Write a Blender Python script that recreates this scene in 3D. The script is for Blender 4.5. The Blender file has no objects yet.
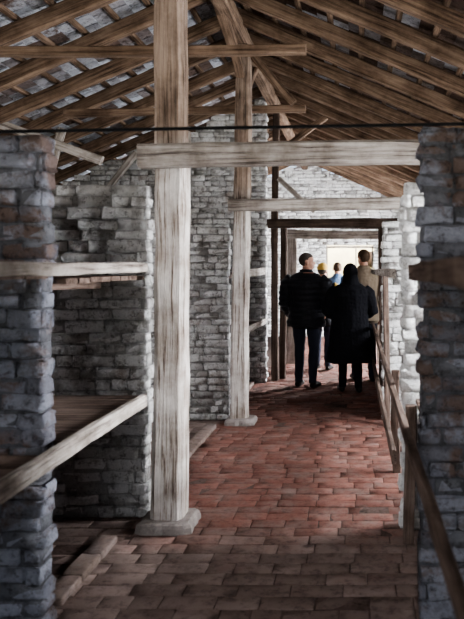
import bpy, math, random
import numpy as np
from mathutils import Vector, Matrix, noise
random.seed(7); np.random.seed(7)
SC = bpy.context.scene
COL = SC.collection
SC.view_settings.view_transform = 'AgX'
SC.view_settings.look = 'AgX - Medium High Contrast'

# ------------------------------------------------------------------ materials
def newmat(name):
    m = bpy.data.materials.new(name); m.use_nodes = True
    nt = m.node_tree; nt.nodes.clear()
    out = nt.nodes.new('ShaderNodeOutputMaterial')
    b = nt.nodes.new('ShaderNodeBsdfPrincipled')
    nt.links.new(b.outputs[0], out.inputs[0])
    b.inputs['Roughness'].default_value = 0.92
    b.inputs['Specular IOR Level'].default_value = 0.12
    return m, nt, b
def N(nt, t, **kw):
    n = nt.nodes.new(t)
    for k, v in kw.items():
        if k in n.inputs.keys(): n.inputs[k].default_value = v
        else: setattr(n, k, v)
    return n
def ramp(nt, fac, stops):
    r = nt.nodes.new('ShaderNodeValToRGB')
    e = r.color_ramp.elements
    while len(e) < len(stops): e.new(0.5)
    for i, (p, c) in enumerate(stops):
        e[i].position = p; e[i].color = (c[0], c[1], c[2], 1)
    nt.links.new(fac, r.inputs[0]); return r.outputs[0]
def mix(nt, fac, a, b, mode='MIX'):
    m = nt.nodes.new('ShaderNodeMix'); m.data_type = 'RGBA'; m.blend_type = mode
    for s, v in ((0, fac), (6, a), (7, b)):
        if isinstance(v, (int, float)): m.inputs[s].default_value = v
        elif isinstance(v, tuple): m.inputs[s].default_value = (v[0], v[1], v[2], 1)
        else: nt.links.new(v, m.inputs[s])
    return m.outputs[2]
def noisev(nt, vec, scale, detail=6, rough=0.6):
    n = N(nt, 'ShaderNodeTexNoise', Scale=scale, Detail=detail, Roughness=rough)
    nt.links.new(vec, n.inputs['Vector']); return n.outputs['Fac']
def bump(nt, b, h, strength=0.5, dist=0.02):
    bm = N(nt, 'ShaderNodeBump', Strength=strength, Distance=dist)
    nt.links.new(h, bm.inputs['Height']); nt.links.new(bm.outputs[0], b.inputs['Normal'])

def brick_mat(name, light, mid, dark, bare, bare_amt=0.62, bstr=1.0, cracks=1.0, bd=.03):
    m, nt, b = newmat(name)
    pos = N(nt, 'ShaderNodeNewGeometry').outputs['Position']
    at = N(nt, 'ShaderNodeAttribute', attribute_name='rnd').outputs['Fac']
    c1 = ramp(nt, at, [(0.0, dark), (0.22, mid), (1.0, light)])
    n1 = noisev(nt, pos, 9, 8, 0.7)
    c2 = ramp(nt, n1, [(0.36, (0.42, 0.395, 0.375)), (0.50, (1, 1, 1))])
    c = mix(nt, 0.8*cracks, c1, c2, 'MULTIPLY')
    n2 = noisev(nt, pos, 2.6, 6, 0.75)
    f = ramp(nt, n2, [(bare_amt - .05, (0, 0, 0)), (bare_amt + .05, (1, 1, 1))])
    c = mix(nt, f, c, bare)
    n5 = noisev(nt, pos, 22, 8, 0.75)          # dark pits and flaked wash
    c = mix(nt, 0.7*cracks, c, ramp(nt, n5, [(0.38, (0.25, 0.23, 0.22)), (0.46, (1, 1, 1))]), 'MULTIPLY')
    n3 = noisev(nt, pos, 70, 4, 0.7)
    c = mix(nt, 0.5, c, ramp(nt, n3, [(0.3, (0.6, 0.6, 0.6)), (0.6, (1, 1, 1))]), 'MULTIPLY')
    nt.links.new(c, b.inputs['Base Color'])
    n4 = noisev(nt, pos, 22, 10, 0.75)
    bump(nt, b, n4, bstr, bd)
    return m
M_BRICK = brick_mat('whitewashed_brick', (0.86, 0.85, 0.845), (0.79, 0.78, 0.775), (0.60, 0.58, 0.57), (0.42, 0.355, 0.32), 0.63, bd=.045)
M_BRICKW = brick_mat('limewashed_brick', (0.90, 0.895, 0.89), (0.86, 0.855, 0.85), (0.75, 0.74, 0.73), (0.60, 0.56, 0.53), 0.66, 1, .7)
M_BRICKD = brick_mat('shaded_brick', (0.37, 0.38, 0.44), (0.28, 0.285, 0.335), (0.17, 0.165, 0.19), (0.19, 0.14, 0.125), 0.53, bd=.045)  # near-pillar copy; the bluish dimness of shade is mixed into its colour
M_MORTAR = brick_mat('old_mortar', (0.50, 0.49, 0.48), (0.45, 0.44, 0.43), (0.36, 0.35, 0.34), (0.22, 0.19, 0.175))
M_MORTD = brick_mat('dark_mortar', (0.18, 0.18, 0.20), (0.155, 0.155, 0.17), (0.12, 0.12, 0.13), (0.10, 0.08, 0.07))  # mortar of the same near pillars, darkened to match their painted shade
M_EARTH = brick_mat('trodden_earth', (0.145, 0.10, 0.085), (0.13, 0.09, 0.078), (0.115, 0.08, 0.07), (0.14, 0.108, 0.095))
M_BAYB = brick_mat('dusty_kerb_brick', (0.26, 0.20, 0.175), (0.24, 0.18, 0.158), (0.19, 0.145, 0.125), (0.22, 0.18, 0.165), 0.52, .8, .6, .015)
M_CONC = brick_mat('worn_concrete', (0.28, 0.245, 0.23), (0.26, 0.23, 0.215), (0.24, 0.21, 0.195), (0.19, 0.155, 0.14), .6, .6, .5, .015)
M_TILE = brick_mat('clay_tile_underside', (0.60, 0.63, 0.70), (0.16, 0.11, 0.09), (0.09, 0.06, 0.05), (0.13, 0.085, 0.065), 0.62)  # pale bluish end of the range imitates daylight leaking between tiles
M_GRASS = brick_mat('dry_grass', (0.35, 0.33, 0.18), (0.3, 0.3, 0.15), (0.25, 0.24, 0.13), (0.3, 0.24, 0.16))

def floor_mat():
    m, nt, b = newmat('worn_red_floor_brick')
    pos = N(nt, 'ShaderNodeNewGeometry').outputs['Position']
    at = N(nt, 'ShaderNodeAttribute', attribute_name='rnd').outputs['Fac']
    red = ramp(nt, at, [(0, (.150, .070, .056)), (.5, (.188, .082, .064)), (1, (.225, .102, .080))])
    dus = ramp(nt, at, [(0, (.165, .122, .108)), (.5, (.195, .145, .127)), (1, (.235, .177, .157))])
    sp = N(nt, 'ShaderNodeSeparateXYZ'); nt.links.new(pos, sp.inputs[0])
    mr = N(nt, 'ShaderNodeMapRange', interpolation_type='SMOOTHSTEP'); nt.links.new(sp.outputs[1], mr.inputs[0])
    mr.inputs[1].default_value = 3.5; mr.inputs[2].default_value = 5.2
    ax = N(nt, 'ShaderNodeMath', operation='ADD'); nt.links.new(sp.outputs[0], ax.inputs[0]); ax.inputs[1].default_value = .5
    ab = N(nt, 'ShaderNodeMath', operation='ABSOLUTE'); nt.links.new(ax.outputs[0], ab.inputs[0])
    mr2 = N(nt, 'ShaderNodeMapRange', interpolation_type='SMOOTHSTEP'); nt.links.new(ab.outputs[0], mr2.inputs[0])
    mr2.inputs[1].default_value = .65; mr2.inputs[2].default_value = 1.0; mr2.inputs[3].default_value = 1; mr2.inputs[4].default_value = 0
    mu = N(nt, 'ShaderNodeMath', operation='MULTIPLY'); nt.links.new(mr.outputs[0], mu.inputs[0]); nt.links.new(mr2.outputs[0], mu.inputs[1])
    n2 = noisev(nt, pos, 2.2, 8, 0.7)
    ad = N(nt, 'ShaderNodeMath', operation='ADD'); nt.links.new(mu.outputs[0], ad.inputs[0]); nt.links.new(n2, ad.inputs[1])
    f = ramp(nt, ad.outputs[0], [(.55, (0, 0, 0)), (1.0, (1, 1, 1))])
    c = mix(nt, f, dus, red)
    n3 = noisev(nt, pos, 5, 9, .75)
    c = mix(nt, ramp(nt, n3, [(.46, (0, 0, 0)), (.64, (.75, .75, .75))]), c, (.20, .148, .13))
    n1 = noisev(nt, pos, 14, 9, .75)
    c = mix(nt, .8, c, ramp(nt, n1, [(.36, (.4, .37, .36)), (.52, (1, 1, 1))]), 'MULTIPLY')
    nt.links.new(c, b.inputs['Base Color'])
    b.inputs['Roughness'].default_value = .85; b.inputs['Specular IOR Level'].default_value = .2
    bump(nt, b, n1, .8, .014)
    return m
M_FLOORB = floor_mat()

def wood_mat(name, a, b_, c_, wash=None, washz=None):
    m, nt, b = newmat(name)
    at = N(nt, 'ShaderNodeAttribute', attribute_name='lc').outputs['Vector']
    mp = N(nt, 'ShaderNodeMapping'); mp.inputs['Scale'].default_value = (1.2, 26, 26)
    nt.links.new(at, mp.inputs['Vector'])
    n1 = noisev(nt, mp.outputs[0], 1.6, 8, 0.7)
    c = ramp(nt, n1, [(0.34, a), (0.48, b_), (0.66, c_)])
    n2 = noisev(nt, at, 3.5, 6, 0.65)
    c = mix(nt, 0.85, c, ramp(nt, n2, [(0.34, (0.38, 0.345, 0.32)), (0.58, (1, 1, 1))]), 'MULTIPLY')
    if wash:
        geo = N(nt, 'ShaderNodeNewGeometry').outputs['Position']
        sp = N(nt, 'ShaderNodeSeparateXYZ'); nt.links.new(geo, sp.inputs[0])
        mr = N(nt, 'ShaderNodeMapRange'); nt.links.new(sp.outputs[2], mr.inputs[0])
        mr.inputs[1].default_value = washz - .12; mr.inputs[2].default_value = washz + .12
        mr.inputs[3].default_value = 1; mr.inputs[4].default_value = 0
        nn = ramp(nt, n1, [(0.40, (0.05, 0.05, 0.05)), (0.49, (1, 1, 1))])
        w = mix(nt, ramp(nt, n2, [(.38, (0, 0, 0)), (.6, (1, 1, 1))]), (wash[0]*.55, wash[1]*.50, wash[2]*.46), wash)
        f = N(nt, 'ShaderNodeMath', operation='MULTIPLY')
        nt.links.new(mr.outputs[0], f.inputs[0]); nt.links.new(nn, f.inputs[1])
        c = mix(nt, f.outputs[0], c, w)
    nt.links.new(c, b.inputs['Base Color'])
    bump(nt, b, n1, 1.0, 0.02)
    b.inputs['Roughness'].default_value = 0.85
    return m
M_POST = wood_mat('weathered_post_timber', (0.08, 0.058, 0.045), (0.28, 0.205, 0.16), (0.37, 0.285, 0.23), (0.58, 0.54, 0.51), 2.28)
M_BEAM = wood_mat('grey_beam_timber', (0.10, 0.08, 0.07), (0.41, 0.365, 0.33), (0.54, 0.50, 0.465))
M_RAFT = wood_mat('brown_rafter_timber', (0.05, 0.032, 0.023), (0.175, 0.117, 0.082), (0.29, 0.205, 0.15))
M_DARKW = wood_mat('dark_timber', (0.035, 0.025, 0.02), (0.075, 0.052, 0.042), (0.12, 0.085, 0.065))
M_RAIL = wood_mat('brown_rail_timber', (0.06, 0.042, 0.035), (0.16, 0.115, 0.095), (0.26, 0.195, 0.165))

def plain(name, col, rough=0.8, bs=60, bst=0.2, metal=0):
    m, nt, b = newmat(name)
    pos = N(nt, 'ShaderNodeTexCoord').outputs['Object']
    n = noisev(nt, pos, bs, 4, 0.6)
    c = mix(nt, n, tuple(x * 0.7 for x in col), tuple(min(1, x * 1.25) for x in col))
    nt.links.new(c, b.inputs['Base Color']); b.inputs['Roughness'].default_value = rough
    b.inputs['Metallic'].default_value = metal
    bump(nt, b, n, bst, 0.004)
    return m
M_IRON = plain('dark_iron', (0.02, 0.02, 0.022), 0.6, metal=0.5)
M_SKIN = plain('skin', (0.48, 0.27, 0.20), 0.55, 30, 0.05)
M_HAIRG = plain('greying_hair', (0.085, 0.07, 0.062), 0.8, 150, 0.6)
M_HAIRB = plain('brown_hair', (0.07, 0.045, 0.03), 0.7, 150, 0.6)
M_BLACK = plain('black_nylon', (0.018, 0.018, 0.023), 0.5, 40, 0.3)
M_COAT = plain('black_wool', (0.010, 0.010, 0.013), 0.95, 80, 0.4)
M_JEAN = plain('dark_denim', (0.026, 0.028, 0.042), 0.9, 120, 0.3)
M_SHOE = plain('black_leather', (0.015, 0.013, 0.012), 0.5)
M_OLIVE = plain('taupe_jacket', (0.20, 0.155, 0.115), 0.8, 50, 0.3)
M_BLUE = plain('blue_jacket', (0.10, 0.16, 0.27), 0.8, 50, 0.3)
M_YEL = plain('mustard_knit', (0.60, 0.40, 0.12), 0.9, 150, 0.6)
M_EYE = plain('eye_white', (0.6, 0.58, 0.55), 0.3)
M_LIP = plain('lips', (0.36, 0.12, 0.10), 0.5)
M_PLAST = plain('sunlit_plaster', (0.86, 0.76, 0.56), 0.9, 3, 0.1)

# ------------------------------------------------------------------ mesh tools
def make_obj(name, verts, faces, mats, midx=None, rnd=None, lc=None, smooth=False, parent=None):
    me = bpy.data.meshes.new(name)
    me.from_pydata([tuple(v) for v in verts], [], faces)
    for m in mats: me.materials.append(m)
    if midx is not None: me.polygons.foreach_set('material_index', list(midx))
    if smooth: me.polygons.foreach_set('use_smooth', [True] * len(faces))
    if rnd is not None:
        a = me.attributes.new('rnd', 'FLOAT', 'POINT'); a.data.foreach_set('value', np.asarray(rnd, dtype=np.float32))
    if lc is not None:
        a = me.attributes.new('lc', 'FLOAT_VECTOR', 'POINT'); a.data.foreach_set('vector', np.asarray(lc, dtype=np.float32).ravel())
    me.update()
    o = bpy.data.objects.new(name, me); COL.objects.link(o)
    if parent: o.parent = parent
    return o

def brick_template(nx=5, ny=4, nz=4):
    idx = {}; ijk = []
    for i in range(nx):
        for j in range(ny):
            for k in range(nz):
                if i in (0, nx-1) or j in (0, ny-1) or k in (0, nz-1):
                    idx[(i, j, k)] = len(ijk); ijk.append((i, j, k))
    F = []
    def q(a, b, c, d): F.append((idx[a], idx[b], idx[c], idx[d]))
    for i in range(nx-1):
        for j in range(ny-1):
            q((i,j,0),(i,j+1,0),(i+1,j+1,0),(i+1,j,0)); q((i,j,nz-1),(i+1,j,nz-1),(i+1,j+1,nz-1),(i,j+1,nz-1))
    for i in range(nx-1):
        for k in range(nz-1):
            q((i,0,k),(i+1,0,k),(i+1,0,k+1),(i,0,k+1)); q((i,ny-1,k),(i,ny-1,k+1),(i+1,ny-1,k+1),(i+1,ny-1,k))
    for j in range(ny-1):
        for k in range(nz-1):
            q((0,j,k),(0,j,k+1),(0,j+1,k+1),(0,j+1,k)); q((nx-1,j,k),(nx-1,j+1,k),(nx-1,j+1,k+1),(nx-1,j,k+1))
    return np.array(ijk), np.array(F)
TI, TF = brick_template()
BF = np.array([(0,3,2,1),(4,5,6,7),(0,1,5,4),(1,2,6,5),(2,3,7,6),(3,0,4,7)])
BC = np.array([(-1,-1,-1),(1,-1,-1),(1,1,-1),(-1,1,-1),(-1,-1,1),(1,-1,1),(1,1,1),(-1,1,1)], float)

class Bricks:
    def __init__(s): s.V=[]; s.F=[]; s.R=[]; s.M=[]; s.n=0
    def brick(s, c, h, jit=0.004, r=0.010, rot=0.015, m=0):
        h = np.array(h); P = np.zeros((len(TI), 3))
        ext = np.zeros((len(TI), 3))
        for a, n in enumerate((5, 4, 4)):
            rr = min(r, h[a]*.45)
            t = [-h[a], -h[a]+rr, h[a]-rr, h[a]] if n == 4 else [-h[a], -h[a]+rr, 0, h[a]-rr, h[a]]
            P[:, a] = np.array(t)[TI[:, a]]
            ext[:, a] = (TI[:, a] == 0)*-1.0 + (TI[:, a] == n-1)*1.0
        cnt = np.abs(ext).sum(1)
        pull = np.where(cnt == 2, .35*r, np.where(cnt == 3, .6*r, 0))
        P -= ext * pull[:, None]
        P += np.random.uniform(-jit, jit, P.shape)
        a, b = np.random.uniform(-rot, rot, 2)
        P[:, 2] += P[:, 0]*a; P[:, 1] += P[:, 0]*b
        s.V.append(P + np.array(c)); s.F.append(TF + s.n); s.n += len(P)
        s.R.append(np.full(len(P), random.random())); s.M += [m]*len(TF)
    def box(s, c, h, m=1, rnd=None):
        s.V.append(BC*np.array(h) + np.array(c)); s.F.append(BF + s.n); s.n += 8
        s.R.append(np.full(8, random.random() if rnd is None else rnd)); s.M += [m]*6
    def build(s, name, mats, xf=None, smooth=True):
        V = np.concatenate(s.V)
        if xf is not None: V = V @ xf[0].T + xf[1]
        F = np.concatenate(s.F).tolist()
        return make_obj(name, V.tolist(), F, mats, s.M, np.concatenate(s.R), smooth=smooth)

def brick_wall(name, p0, p1, thick, hfun, holes=(), mats=None, z0=0.0, jit=0.006, proud=0.010, rec=.007):
    mats = mats or [M_BRICK, M_MORTAR]
    p0 = np.array(p0, float); p1 = np.array(p1, float)
    L = np.linalg.norm(p1-p0); d = (p1-p0)/L; nrm = np.array([-d[1], d[0]])
    B = Bricks(); CH = 0.074; BL = 0.26; row = 0; z = z0
    if not callable(hfun): hv = hfun; hfun = lambda u: hv
    while z < 6:
        ch = CH + random.uniform(-.008, .007)
        zc = z + ch/2; off = (0.5*BL if row % 2 else 0) + random.uniform(-.05, .05)
        u = -off; any_ = False
        while u < L:
            bl = BL + random.uniform(-.06, .02)
            if random.random() < .18: bl *= .5
            segs = [(max(u, 0), min(u+bl, L))]
            for (a, b, za, zb) in holes:
                if za < zc < zb:
                    ns = []
                    for (x, y) in segs:
                        if y <= a or x >= b: ns.append((x, y)); continue
                        if x < a: ns.append((x, a))
                        if y > b: ns.append((b, y))
                    segs = ns
            for (x, y) in segs:
                if y-x < .035: continue
                if zc + ch/2 > hfun((x+y)/2): continue
                any_ = True
                jo = random.uniform(.002, .010)
                ex = random.uniform(-.02, .010)
                if y < L-.001 : ex = 0
                B.brick(((x+y)/2+ex/2, thick/2+random.uniform(-proud, proud), zc+random.uniform(-.004, .004)),
                        ((y-x)/2-jo/2+ex/2, abs(thick)/2, ch/2-random.uniform(-.001, .007)), jit, rot=.04, r=random.uniform(.008, .017))
                x2 = x + (.012 if x <= 0.001 else 0); y2 = y-(.018 if y >= L-.001 else 0)
                B.box(((x2+y2)/2, thick/2+random.uniform(-.004, .004), zc), ((y2-x2)/2, abs(thick)/2-rec, ch/2), 1)
            u += bl
        z += ch; row += 1
        if not any_ and z > z0+.5: break
    R = np.array([[d[0], nrm[0], 0], [d[1], nrm[1], 0], [0, 0, 1]]); T = np.array([p0[0], p0[1], 0])
    return B.build(name, mats, (R, T))

class Timber:
    def __init__(s): s.V=[]; s.F=[]; s.L=[]; s.n=0
    def add(s, p0, p1, w, h, up=(0,0,1), wob=0.006, taper=0.0, seg=0.22):
        p0 = Vector(p0); p1 = Vector(p1); d = p1-p0; L = d.length; t = d/L
        up = Vector(up)
        if abs(t.dot(up)) > .98: up = Vector((0, 1, 0))
        sd = t.cross(up).normalized(); u2 = sd.cross(t).normalized()
        n = max(2, int(L/seg)+1); c = min(w, h)*.14
        prof = [(-w/2+c,-h/2),(w/2-c,-h/2),(w/2,-h/2+c),(w/2,h/2-c),(w/2-c,h/2),(-w/2+c,h/2),(-w/2,h/2-c),(-w/2,-h/2+c)]
        ox = random.uniform(0, 50); oy = random.uniform(0, 50)
        ph = random.uniform(0, 6); b = s.n
        for i in range(n+1):
            f = i/n; sc = 1-taper*f + random.uniform(-.03, .03)
            a1 = wob*math.sin(ph+f*4)*1.5; a2 = wob*math.cos(ph*1.7+f*3)*1.2
            for (x, y) in prof:
                j1 = random.uniform(-wob, wob)*.4; j2 = random.uniform(-wob, wob)*.4
                p = p0 + d*f + sd*(x*sc+a1+j1) + u2*(y*sc+a2+j2)
                s.V.append(p[:]); s.L.append((ox+L*f, oy+x, y+oy*.3))
        for i in range(n):
            for k in range(8):
                k2 = (k+1) % 8; a = b+i*8
                s.F.append((a+k, a+k2, a+8+k2, a+8+k))
        s.F.append(tuple(b+k for k in reversed(range(8)))); s.F.append(tuple(b+n*8+k for k in range(8)))
        s.n = b+(n+1)*8
    def build(s, name, mat, parent=None):
        return make_obj(name, s.V, s.F, [mat], lc=s.L, parent=parent)
def timber(name, p0, p1, w, h, mat, parent=None, **k):
    T = Timber(); T.add(p0, p1, w, h, **k); return T.build(name, mat, parent)

# ------------------------------------------------------------------ room shell
RX, RZ, SL = -1.15, 4.12, 0.43
XL, XR = -4.4, 2.2
YB, YE = -3.0, 16.0
roofz = lambda x: RZ - SL*abs(x-RX)

B = Bricks()
B.box(((XL+XR)/2, (YB+YE)/2, -0.046), ((XR-XL)/2+.3, (YE-YB)/2+.3, 0.04), 1)
y = 0.2; row = 0
while y < YE:
    x = XL + random.uniform(0, .26) - .26
    while x < XR:
        bl = .258*random.choice((1, 1, 1, .8, .55))
        if y < 10.5 or -1.4 < x < .5:
            dz = random.uniform(-.003, .001) + .008*noise.noise(Vector((x*1.5, y*1.5, 0)))
            B.brick((x+bl/2, y+.0625+random.uniform(-.003, .003), -0.028+dz), (bl/2-.002, .0615, .028), .0025, .005, .012, 0)
        x += bl
    y += .126; row += 1
B.build('floor', [M_FLOORB, M_EARTH])
B = Bricks(); y = 2.2
while y < 9.3:
    if not (2.7 < y < 3.1 or 3.95 < y < 4.45 or 6.8 < y < 7.3): B.brick((-1.42, y+.13, .008), (.055, .127, .026), .004)
    y += .262
B.build('brick_kerb', [M_BAYB, M_EARTH])

WINR = [(1.5, 2.7), (3.2, 4.1), (4.8, 6.6), (7.8, 9.2), (11.2, 14.0)]
brick_wall('wall_right', (XR, YB), (XR, YE), -.25, 2.62, [(a-YB, b-YB, 1.0, 2.1) for a, b in WINR])
WINL = [(3.25, 4.25), (5.2, 6.4), (-1.0, 1.0)]  # first opening is added, unseen, to light the second left partition
brick_wall('wall_left', (XL, YB), (XL, YE), .25, 2.62, [(a-YB, b-YB, 1.2, 2.1) for a, b in WINL])
brick_wall('wall_end', (XL, YE), (XR, YE), .25, lambda u: roofz(XL+u)-.05, [(-.66-XL, .42-XL, 1.30, 2.08)], [M_BRICKW, M_MORTAR])
brick_wall('wall_back', (XR, YB), (XL, YB), -.25, lambda u: roofz(XR-u)-.05, [(1.5, 5.2, -1, 2.4), (2.2, 4.6, 2.65, 3.45)])  # unseen doorway and gable openings, added to let fill light in
n = 0
for (a, b), xx, z0 in [(w, XR+.1, 1.0) for w in WINR] + [(w, XL-.1, 1.2) for w in WINL]:
    T = Timber(); n += 1
    for zz in (z0+.03, (z0+2.1)/2, 2.07): T.add((xx, a, zz), (xx, b, zz), .05, .05, wob=.002)
    for k in range(4): yy = a+.03+(b-a-.06)*k/3; T.add((xx, yy, z0), (xx, yy, 2.1), .05, .05, wob=.002)
    T.build('window_%d' % n, M_BEAM)
T = Timber()
for zz in (1.33, 2.05): T.add((-.66, 16.1, zz), (.42, 16.1, zz), .05, .05, wob=.002)
for xx in (-.64, .02, .40): T.add((xx, 16.1, 1.30), (xx, 16.1, 2.08), .03, .05, wob=.002)
T.build('window_%d' % (n+1), M_BEAM)

B = Bricks()
th = math.atan(SL)
for sgn in (-1, 1):
    nrow = 12
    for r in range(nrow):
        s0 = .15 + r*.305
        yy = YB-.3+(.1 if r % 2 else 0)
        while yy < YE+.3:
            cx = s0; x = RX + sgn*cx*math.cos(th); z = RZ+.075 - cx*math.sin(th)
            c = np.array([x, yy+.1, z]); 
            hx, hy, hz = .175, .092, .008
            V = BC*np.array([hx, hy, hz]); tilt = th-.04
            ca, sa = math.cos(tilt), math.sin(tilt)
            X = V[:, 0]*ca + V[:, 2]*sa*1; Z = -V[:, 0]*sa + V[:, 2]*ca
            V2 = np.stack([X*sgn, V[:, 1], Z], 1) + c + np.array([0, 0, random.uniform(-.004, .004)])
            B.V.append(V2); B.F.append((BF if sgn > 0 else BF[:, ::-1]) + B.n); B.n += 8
            B.R.append(np.full(8, random.random()**(.5 if sgn < 0 else 2.4))); B.M += [0]*6  # left slope skewed towards the pale tone for painted light leaks
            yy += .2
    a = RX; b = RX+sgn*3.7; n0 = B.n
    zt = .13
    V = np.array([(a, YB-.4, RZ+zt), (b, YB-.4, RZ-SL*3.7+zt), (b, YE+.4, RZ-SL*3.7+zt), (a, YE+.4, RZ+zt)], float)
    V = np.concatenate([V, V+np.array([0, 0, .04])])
    B.V.append(V); B.F.append(BF+n0); B.n += 8; B.R.append(np.full(8, .2)); B.M += [0]*6  # solid backing added above the tiles to block sky light
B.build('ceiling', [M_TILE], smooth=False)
T = Timber()
for sgn in (-1, 1):
    for r in range(12):
        s0 = .1+r*.305; x = RX+sgn*s0*math.cos(th); z = RZ+.035-s0*math.sin(th)
        T.add((x, YB-.3, z), (x, YE+.3, z), .05, .035, wob=.004, seg=.8)
T.build('roof_battens', M_RAFT)
T = Timber(); yy = YB+.3
while yy < YE:
    for sgn in (-1, 1):
        z1 = RZ-.065; L = 3.55
        T.add((RX-sgn*.03, yy, z1), (RX+sgn*L*math.cos(th), yy+random.uniform(-.03, .03), z1-L*math.sin(th)), .085, .13, wob=.008)
    yy += .68
T.build('roof_rafters', M_RAFT)
T = Timber()
T.add((RX, YB, RZ-.22), (RX, YE, RZ-.22), .14, .16)
for xx in (XL+.1, XR+.1): T.add((xx, YB, 2.62), (xx, YE, 2.62), .16, .12)
T.build('roof_purlins', M_RAFT)

brick_wall('wall_partition_left', (XL+.02, 9.55), (-1.20, 9.55), .14, lambda u: roofz(XL+u)-.12)
def part(x0, x1, y, top=2.12, mats=None, jit=.007, **k):
    if x0 > 0:
        return brick_wall('bunk_partition', (x1, y+.12), (x0, y+.12), .12, top, mats=mats, jit=jit, proud=.012, **k)
    return brick_wall('bunk_partition', (x0, y), (x1, y), .12, top, mats=mats, jit=jit, proud=.012, **k)
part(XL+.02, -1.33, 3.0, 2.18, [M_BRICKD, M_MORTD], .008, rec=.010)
part(XL+.02, -1.30, 4.40, 2.14)
part(XL+.02, -1.29, 7.22, 2.04)
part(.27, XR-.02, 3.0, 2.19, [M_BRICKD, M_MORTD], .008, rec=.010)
part(.27, XR-.02, 4.2, 2.12, [M_BRICKW, M_BRICKW])
part(.27, XR-.02, 7.2, 2.08, [M_BRICKW, M_MORTAR])
part(.45, XR-.02, 9.9, 2.3)

def post(y, x, w, top, base=True, mat=M_POST):
    e = bpy.data.objects.new('timber_post', None); COL.objects.link(e)
    timber('shaft', (x, y, .055 if base else 0), (x+.015, y, top), w, w, mat, e, up=(0,1,0), wob=.009, taper=.12)
    if base:
        V=[];F=[]
        for (s,z) in ((1.06,0),(1.04,.03),(.99,.05),(.90,.06)):
            for k in range(28):
                a=2*math.pi*k/28; q=(abs(math.cos(a))**9+abs(math.sin(a))**9)**(-1/9)
                rr=w*.83*s*q*(1+.05*math.sin(k*2.3)*.6+random.uniform(-.015,.015)); V.append((x+rr*math.cos(a),y+rr*math.sin(a),z+random.uniform(-.004,.004)*(z>0)))
        for i in range(3):
            for k in range(28):
                F.append((i*28+k,i*28+(k+1)%28,(i+1)*28+(k+1)%28,(i+1)*28+k))
        F.append(tuple(84+k for k in range(28)))
        make_obj('footing', V, F, [M_CONC], rnd=[.5]*len(V), parent=e, smooth=False)
    return e
post(4.27, -1.135, .19, RZ-.30)
post(7.1, -1.155, .17, RZ-.30)
post(9.80, -1.12, .10, RZ-.3, False, M_DARKW)
post(9.40, -2.27, .09, 3.4, False, M_BEAM)

def beam(p0, p1, w, h, mat=M_BEAM): return timber('cross_beam', p0, p1, w, h, mat, wob=.008)
beam((-1.26, 4.11, 2.225), (.62, 4.11, 2.245), .13, .135)
beam((-1.25, 6.95, 2.20), (.75, 6.95, 2.215), .13, .115)
beam((-1.35, 9.68, 2.19), (.6, 9.68, 2.19), .12, .12, M_DARKW)
def collar(p0, p1, w, h): return timber('collar_tie', p0, p1, w, h, M_RAFT, wob=.008)
collar((-3.5, 4.41, 2.92), (-.31, 4.41, 2.955), .07, .06)
collar((-3.0, 7.24, 3.17), (-.51, 7.24, 3.21), .08, .075)
T = Timber()
T.add((-1.15, 7.0, 3.50), (-1.19, 6.2, 3.90), .09, .09)
T.add((-1.15, 7.2, 3.35), (-1.13, 8.0, 3.86), .08, .08)
T.add((-1.15, 4.38, 3.35), (-1.15, 5.1, 3.86), .08, .08)
T.add((-1.06, 7.12, 3.75), (-.62, 7.12, 3.25), .08, .08)
T.add((-1.06, 9.8, 3.2), (-.4, 9.8, 3.68), .08, .08)
T.build('post_braces', M_RAFT)
T = Timber()
T.add((-3.5, 6.9, 3.0), (-2.5, 6.9, 2.62), .07, .09)
T.add((-3.1, 7.4, 3.05), (-3.3, 7.4, 2.2), .07, .08)
T.add((-2.9, 9.3, 3.1), (-3.6, 9.3, 2.2), .07, .08)
T.add((-1.05, 9.6, 2.8), (-.55, 9.6, 2.35), .06, .07)
T.build('whitewashed_struts', M_BEAM)
def rod(name, p0, p1, r, mat):
    p0=Vector(p0);p1=Vector(p1);d=(p1-p0).normalized();a=d.orthogonal().normalized();b=d.cross(a)
    V=[];F=[]
    for p in (p0,p1):
        for k in range(12): V.append((p+r*(a*math.cos(k*math.pi/6)+b*math.sin(k*math.pi/6)))[:])
    for k in range(12): F.append((k,(k+1)%12,12+(k+1)%12,12+k))
    F.append(tuple(range(12)));F.append(tuple(range(12,24)))
    return make_obj(name,V,F,[mat],smooth=True)
rod('iron_tie_rod', (XL, 2.92, 2.09), (XR, 2.92, 2.20), .007, M_IRON)

def rail(x, y0, y1, z, h, mat, w=.04): return timber('bunk_edge_board', (x, y0, z), (x, y1, z), w, h, mat, wob=.005)
def deck(x0, x1, y0, y1, z):
    T = Timber(); n = 8; w = (y1-y0)/n; y = y0
    for i in range(n):
        T.add((x0, y+w/2, z+random.uniform(-.004, .004)), (x1, y+w/2, z), w-.012, .025, wob=.002, seg=.6); y += w
    for k in range(3):
        xx = x0+(x1-x0)*(.1+.8*k/2); T.add((xx, y0, z-.035), (xx, y1, z-.035), .05, .05)
    return T.build('bunk_deck', M_RAIL)
rail(-1.25, 1.3, 4.15, .78, .075, M_BEAM)
rail(-1.25, 1.3, 4.15, 1.57, .055, M_BEAM)
rail(-1.235, 7.45, 9.5, .85, .075, M_BEAM)
rail(-1.235, 7.45, 9.5, 1.52, .09, M_BEAM)
rail(.235, .9, 9.4, .83, .055, M_RAIL, .03)
rail(.235, .9, 2.95, 1.555, .065, M_RAIL, .03)
rail(.235, 4.35, 9.4, 1.53, .06, M_BEAM)
rail(.235, 4.35, 9.4, .40, .09, M_RAIL, .03)
deck(XL+.1, -1.29, 1.3, 2.95, .77); deck(XL+.1, -1.31, 3.17, 4.35, .77)
deck(XL+.1, -1.29, 1.3, 2.95, 1.54); deck(XL+.1, -1.31, 3.17, 4.35, 1.51)
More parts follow.
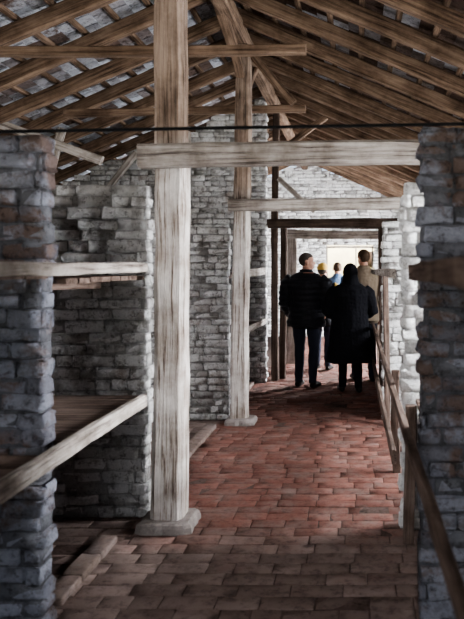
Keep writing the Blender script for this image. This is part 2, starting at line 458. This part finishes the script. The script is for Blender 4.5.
deck(XL+.1, -1.31, 7.4, 9.5, .84); deck(XL+.1, -1.31, 7.4, 9.5, 1.5)
deck(.30, XR-.05, 1.3, 2.95, 1.54)
deck(.36, XR-.05, 3.17, 4.15, .78); deck(.36, XR-.05, 7.4, 9.8, .78)
for y_, h_ in ((7.0, 1.49), (5.4, .78), (4.02, .78), (8.4, 1.49)):
    timber('bunk_upright', (.315, y_, 0), (.315, y_, h_), .06, .07, M_RAIL)

T = Timber()
T.add((-1.02, 9.95, 0), (-1.02, 9.95, 2.2), .09, .10); T.add((.38, 9.95, 0), (.38, 9.95, 2.2), .08, .10)
T.add((-1.08, 9.95, 2.18), (.42, 9.95, 2.18), .09, .09)
T.build('door_1', M_DARKW)
T = Timber()
T.add((-1.06, 11.5, 0), (-1.06, 11.5, 2.2), .20, .08); T.add((.42, 11.5, 0), (.42, 11.5, 2.2), .1, .08)
T.add((-1.2, 11.5, 2.12), (.5, 11.5, 2.12), .08, .14)
T.build('door_2', M_BEAM)

B = Bricks(); B.box((0, 5, -.14), (60, 60, .02), 0); B.build('ground', [M_GRASS])
B = Bricks(); B.box((0, 27, 1.9), (9, .15, 2.03), 0)
for k in range(-4, 5): B.box((k*2.1+.6, 26.8, 1.9), (.3, .06, .3), 1)
B.build('neighbouring_building', [M_PLAST, M_DARKW])

# ------------------------------------------------------------------ people
def tube(path, radii, ref=(0,1,0), seg=16):
    V=[];F=[]; P=[Vector(p) for p in path]; n=len(P); ref=Vector(ref)
    for i in range(n):
        t=(P[min(i+1,n-1)]-P[max(i-1,0)]).normalized()
        b=(ref-t*ref.dot(t)).normalized(); a=b.cross(t)
        ra,rb=radii[i] if isinstance(radii[i],tuple) else (radii[i],)*2
        for k in range(seg):
            q=2*math.pi*k/seg; V.append(P[i]+a*ra*math.cos(q)+b*rb*math.sin(q))
    for i in range(n-1):
        for k in range(seg):
            k2=(k+1)%seg; F.append((i*seg+k,i*seg+k2,(i+1)*seg+k2,(i+1)*seg+k))
    F.append(tuple(reversed(range(seg)))); F.append(tuple((n-1)*seg+k for k in range(seg)))
    return V,F
def ell(c, r, seg=20):
    V=[];F=[];n=12;c=Vector(c)
    for i in range(n+1):
        p=math.pi*(i+.02)/(n+.04)-math.pi/2
        for k in range(seg):
            q=2*math.pi*k/seg; V.append(c+Vector((r[0]*math.cos(p)*math.cos(q),r[1]*math.cos(p)*math.sin(q),r[2]*math.sin(p))))
    for i in range(n):
        for k in range(seg): F.append((i*seg+k,i*seg+(k+1)%seg,(i+1)*seg+(k+1)%seg,(i+1)*seg+k))
    F.append(tuple(reversed(range(seg)))); F.append(tuple(n*seg+k for k in range(seg)))
    return V,F
class Acc:
    def __init__(s): s.V=[];s.F=[]
    def add(s,vf,M=None):
        V,F=vf;b=len(s.V)
        s.V+=[(M@v if M else v) for v in V]; s.F+=[tuple(b+i for i in f) for f in F]

def person(name, loc, rot, H=1.75, hem=.82, puff=.03, quilt=False, top=M_BLACK, leg=M_JEAN, hair=M_HAIRG,
           hood=False, beanie=None, head_yaw=0, head_pitch=0, stride=.06, armL=None, armR=None, slim=1.0, sleeve=None):
    A=Acc(); w=slim
    for sx,st in ((-1,stride),(1,-stride)):
        A.add(tube([(sx*.085,0,.95),(sx*.095,.0,.78),(sx*.10,st*.5+.02,.5),(sx*.10,st*.8-.01,.3),(sx*.105,st-.02,.07)],
                   [(.10,.11),(.092,.10),(.066,.07),(.062,.068),(.05,.055)]))
        A.add(tube([(sx*.11,st-.085,.045),(sx*.112,st-.03,.05),(sx*.12,st+.08,.045),(sx*.125,st+.155,.035),(sx*.125,st+.185,.03)],
                   [(.03,.03),(.043,.046),(.05,.042),(.043,.032),(.02,.018)],ref=(0,0,1)))
    p=puff
    prof=[(hem,.185*w+p+.5*max(0,.8-hem)*.25,.145+p+.4*max(0,.8-hem)*.25),(hem+.04,.19*w+p+.5*max(0,.8-hem)*.22,.15+p+.4*max(0,.8-hem)*.2)]
    prof+=[(z,a*w+p,b+p) for z,a,b in ((.95,.172,.128),(1.08,.158,.115),(1.22,.172,.122),(1.34,.188,.125),(1.41,.178,.108),(1.455,.128,.082),(1.50,.07,.065))]
    prof=[q for i,q in enumerate(prof) if i==0 or q[0]>prof[i-1][0]]
    A.add(tube([(0,-.01 if z>1.3 else 0,z) for z,_,_ in prof],[(a,b) for _,a,b in prof],seg=24))
    A.add(tube([(0,-.01,1.46),(0,0,1.52),(0,.012,1.60)],[.062,.055,.055]))
    if not hood: A.add(tube([(0,-.008,1.46),(0,0,1.535)],[.082+p*.4,.074+p*.3]))
    dl=[(-.165*w,-.01,1.405),(-.215*w-p*.5,-.015,1.34),(-.255*w-p*.6,-.045,1.12),(-.245*w-p*.5,.05,.89)]
    arms=[]
    for sx,cus in ((-1,armL),(1,armR)):
        pts=[(-sx*x,y,z) for x,y,z in dl] if cus is None else cus
        pts=[Vector(q) for q in pts]; arms.append((sx,pts))
        full=[pts[0],pts[1],(pts[1]+pts[2])/2,pts[2],(pts[2]+pts[3])/2,pts[3]]
        A.add(tube(full,[.062+p*.6,.066+p*.7,.056+p*.7,.051+p*.6,.046+p*.55,.038+p*.4]))
    HM=Matrix.Translation((0,.015,1.60))@Matrix.Rotation(head_yaw,4,'Z')@Matrix.Rotation(head_pitch,4,'X')
    hp=[ell((0,-.005,.065),(.077,.098,.088)),ell((0,.03,.0),(.058,.066,.07)),ell((0,.066,-.035),(.03,.028,.028)),
        tube([(0,.088,.052),(0,.108,.018),(0,.1,.008)],[.008,.015,.012]),
        ell((0,.082,.066),(.05,.014,.012)),ell((0,.088,-.014),(.022,.012,.010)),
        ell((-.079,-.005,.022),(.011,.02,.032)),ell((.079,-.005,.022),(.011,.02,.032))]
    for q in hp: A.add(q,HM)
    if hood:
        A.add(ell((0,-.022,.05),(.105,.115,.13)),HM); A.add(tube([(0,-.03,1.42),(0,-.03,1.5),(0,-.02,1.6)],[(.17,.12),(.125,.115),(.10,.10)]))
    if beanie: A.add(ell((0,-.012,.098),(.09,.106,.085)),HM)
    tmp=make_obj('tmp',A.V,A.F,[M_SKIN])
    m=tmp.modifiers.new('r','REMESH'); m.mode='VOXEL'; m.voxel_size=.0085
    s=tmp.modifiers.new('s','SMOOTH'); s.iterations=4; s.factor=.5
    dg=bpy.context.evaluated_depsgraph_get(); dg.update()
    ev=tmp.evaluated_get(dg); me=bpy.data.meshes.new_from_object(ev)
    V=[v.co.copy() for v in me.vertices]; NR=[v.normal.copy() for v in me.vertices]
    F=[tuple(pp.vertices) for pp in me.polygons]
    bpy.data.objects.remove(tmp)
    HI=HM.inverted(); MI={'skin':0,'top':1,'leg':2,'hair':3,'shoe':4,'cap':5,'eye':6,'lip':7,'slv':8}
    def region(c):
        h=HI@c
        if c.z>1.49 and not (c.z<1.545 and abs(h.x)<.12 and h.z<-.06):
            if hood:
                if h.y>.045 and -.05<h.z<.12 and abs(h.x)<.058: return 'skin'
                return 'top'
            if beanie and h.z>.062: return 'cap'
            if abs(h.x)>.074 and h.z<.06 and h.y>-.03: return 'skin'
            if h.z>-.012 and (h.y<-.03 or h.z>.085+.25*max(0,h.y)): return 'hair'
            if h.z>.05 and h.y<.012: return 'hair'
            return 'skin'
        if c.z>hem-.03:
            if sleeve and abs(c.x)>.21*w+p*.4: return 'slv'
            return 'top'
        if c.z<.085: return 'shoe'
        return 'leg'
    V2=[]
    for v,nn in zip(V,NR):
        r=region(v)
        d=0
        if r=='hair': d=.006+.004*noise.noise(v*60)
        if r in('top','slv') and v.z<1.48:
            if quilt: d=.012*abs(math.sin(v.z*math.pi/.075))-.004
            d+=.010*noise.noise(Vector((v.x*9,v.y*9,v.z*5)))+.004*noise.noise(v*30)
        if r=='leg': d=.008*noise.noise(Vector((v.x*10,v.y*10,v.z*14)))
        V2.append(v+nn*d)
    mi=[]
    for f in F:
        c=sum((V[i] for i in f),Vector())/len(f); mi.append(MI[region(c)])
    def addp(vf,k,M=None):
        a,b=vf; base=len(V2)
        for v in a: V2.append(M@v if M else v)
        for f in b: F.append(tuple(base+i for i in f)); mi.append(MI[k])
    for sx in (-1,1):
        addp(ell((sx*.031,.088,.048),(.012,.008,.007)),'eye',HM)
        addp(ell((sx*.031,.095,.048),(.005,.003,.005)),'shoe',HM)
    addp(ell((0,.098,-.014),(.021,.006,.005)),'lip',HM)
    for sx,pts in arms:
        d=(pts[3]-pts[2]).normalized(); wv=pts[3]
        side=Vector((0,1,0)); side=(side-d*side.dot(d)).normalized(); nrm=d.cross(side)
        if nrm.x*sx>0: nrm=-nrm
        addp(tube([wv-d*.02,wv+d*.02,wv+d*.06,wv+d*.10],[(.024,.03),(.02,.036),(.017,.042),(.014,.04)],ref=side),'skin')
        for i,(o,l) in enumerate(((.031,.068),(.011,.078),(-.010,.072),(-.03,.056))):
            b0=wv+d*.092+side*o
            b1=b0+d*l*.45+nrm*.008; b2=b1+d*l*.32+nrm*.018; b3=b2+d*l*.18+nrm*.018
            addp(tube([b0,b1,b2,b3],[.0095,.0088,.008,.006],ref=side,seg=10),'skin')
        b0=wv+d*.035+side*.032; b1=b0+d*.03+side*.022+nrm*.008; b2=b1+d*.032+side*.004+nrm*.01
        addp(tube([b0,b1,b2],[.013,.011,.008],ref=nrm,seg=10),'skin')
    sc=H/1.765
    o=make_obj(name,V2,F,[M_SKIN,top,leg,hair,M_SHOE,beanie or M_BLACK,M_EYE,M_LIP,sleeve or top],mi,smooth=True)
    o.location=loc; o.scale=(sc,)*3; o.rotation_euler=(0,0,rot)
    return o
person('man_in_black_puffer_jacket',(-.64,9.2,0),-.25,1.78,hem=.80,puff=.045,quilt=True,head_yaw=-1.1,slim=1.12,stride=.03,
       armR=[(.19,-.01,1.405),(.26,-.01,1.34),(.29,-.03,1.10),(.22,.12,.96)],armL=[(-.19,-.01,1.405),(-.26,-.01,1.34),(-.29,-.03,1.10),(-.24,.10,.93)])
person('woman_in_black_hooded_coat',(-.06,8.85,0),.12,1.62,hem=.42,puff=.065,top=M_COAT,leg=M_COAT,hood=True,slim=1.16,head_pitch=-.1,stride=.05,
       armL=[(-.17,-.01,1.405),(-.24,-.01,1.34),(-.31,0,1.12),(-.2,.18,1.05)],armR=[(.17,-.01,1.405),(.24,-.01,1.34),(.31,0,1.12),(.2,.18,1.05)])
person('man_in_taupe_jacket',(.12,9.75,0),.1,1.84,hem=.80,puff=.03,top=M_OLIVE,hair=M_HAIRB,head_yaw=.5,sleeve=M_BLUE,stride=.08)
person('woman_in_yellow_beanie',(-.50,10.8,0),-.2,1.64,hem=.75,puff=.03,top=M_BLACK,beanie=M_YEL,head_yaw=-.2,sleeve=M_YEL)
person('visitor_in_blue_jacket',(-.31,12.4,0),.15,1.68,hem=.78,puff=.03,top=M_BLUE,hair=M_HAIRB)

# ------------------------------------------------------------------ lights
def area(name, loc, rot, sx, sy, e, col):
    l=bpy.data.lights.new(name,'AREA'); l.shape='RECTANGLE'; l.size=sx; l.size_y=sy; l.energy=e; l.color=col
    o=bpy.data.objects.new(name,l); o.location=loc; o.rotation_euler=rot; COL.objects.link(o); return o
DAY=(.94,.965,1.0)
RI=(0,math.radians(72),0)
for (a,b),e in zip(WINR,(40,680,470,200,2300)):
    area('window_daylight',(XR+.55,(a+b)/2,1.75),RI,1.1,b-a,e,DAY)
area('window_daylight',(XL-.5,3.75,1.9),(0,math.radians(-75),0),1.0,.95,170,DAY)  # lamp at the added left window, brightens the second partition
area('window_daylight',(XL-.5,5.8,1.9),(0,math.radians(-75),0),1.0,1.2,140,DAY)
area('window_daylight',(XL-.5,0,1.9),(0,math.radians(-75),0),1.0,2,60,DAY)
area('added_doorway_fill',(-1.15,YB-.5,1.3),(math.radians(95),0,0),3.4,2.2,115,(.84,.91,1.0))  # added lamp at the unseen doorway, soft fill from behind the camera
area('added_gable_fill',(-1.15,YB-.5,3.05),(math.radians(92),0,0),2.2,.75,170,(1.0,.95,.88))  # added lamp at the unseen gable opening, lightens the rafters
sun=bpy.data.lights.new('sun','SUN'); sun.energy=26.0; sun.angle=.01; sun.color=(1,.93,.8)
so=bpy.data.objects.new('sun',sun); COL.objects.link(so)
so.rotation_euler=Vector((.1,.52,-.75)).to_track_quat('-Z','Y').to_euler()
w=bpy.data.worlds.new('sky'); SC.world=w; w.use_nodes=True
bg=w.node_tree.nodes['Background']; bg.inputs[0].default_value=(.74,.84,1,1); bg.inputs[1].default_value=1.4

# ------------------------------------------------------------------ camera
cam=bpy.data.cameras.new('camera'); co=bpy.data.objects.new('camera',cam); COL.objects.link(co)
co.location=(0,0,1.57); co.rotation_euler=(math.pi/2,0,0)
cam.lens=700/619*36; cam.sensor_width=36; cam.sensor_fit='AUTO'
cam.shift_x=-123/619; cam.shift_y=-41.5/619; cam.clip_start=.05; cam.clip_end=200
cam.dof.use_dof=True; cam.dof.focus_distance=6.5; cam.dof.aperture_fstop=3.0
SC.camera=co
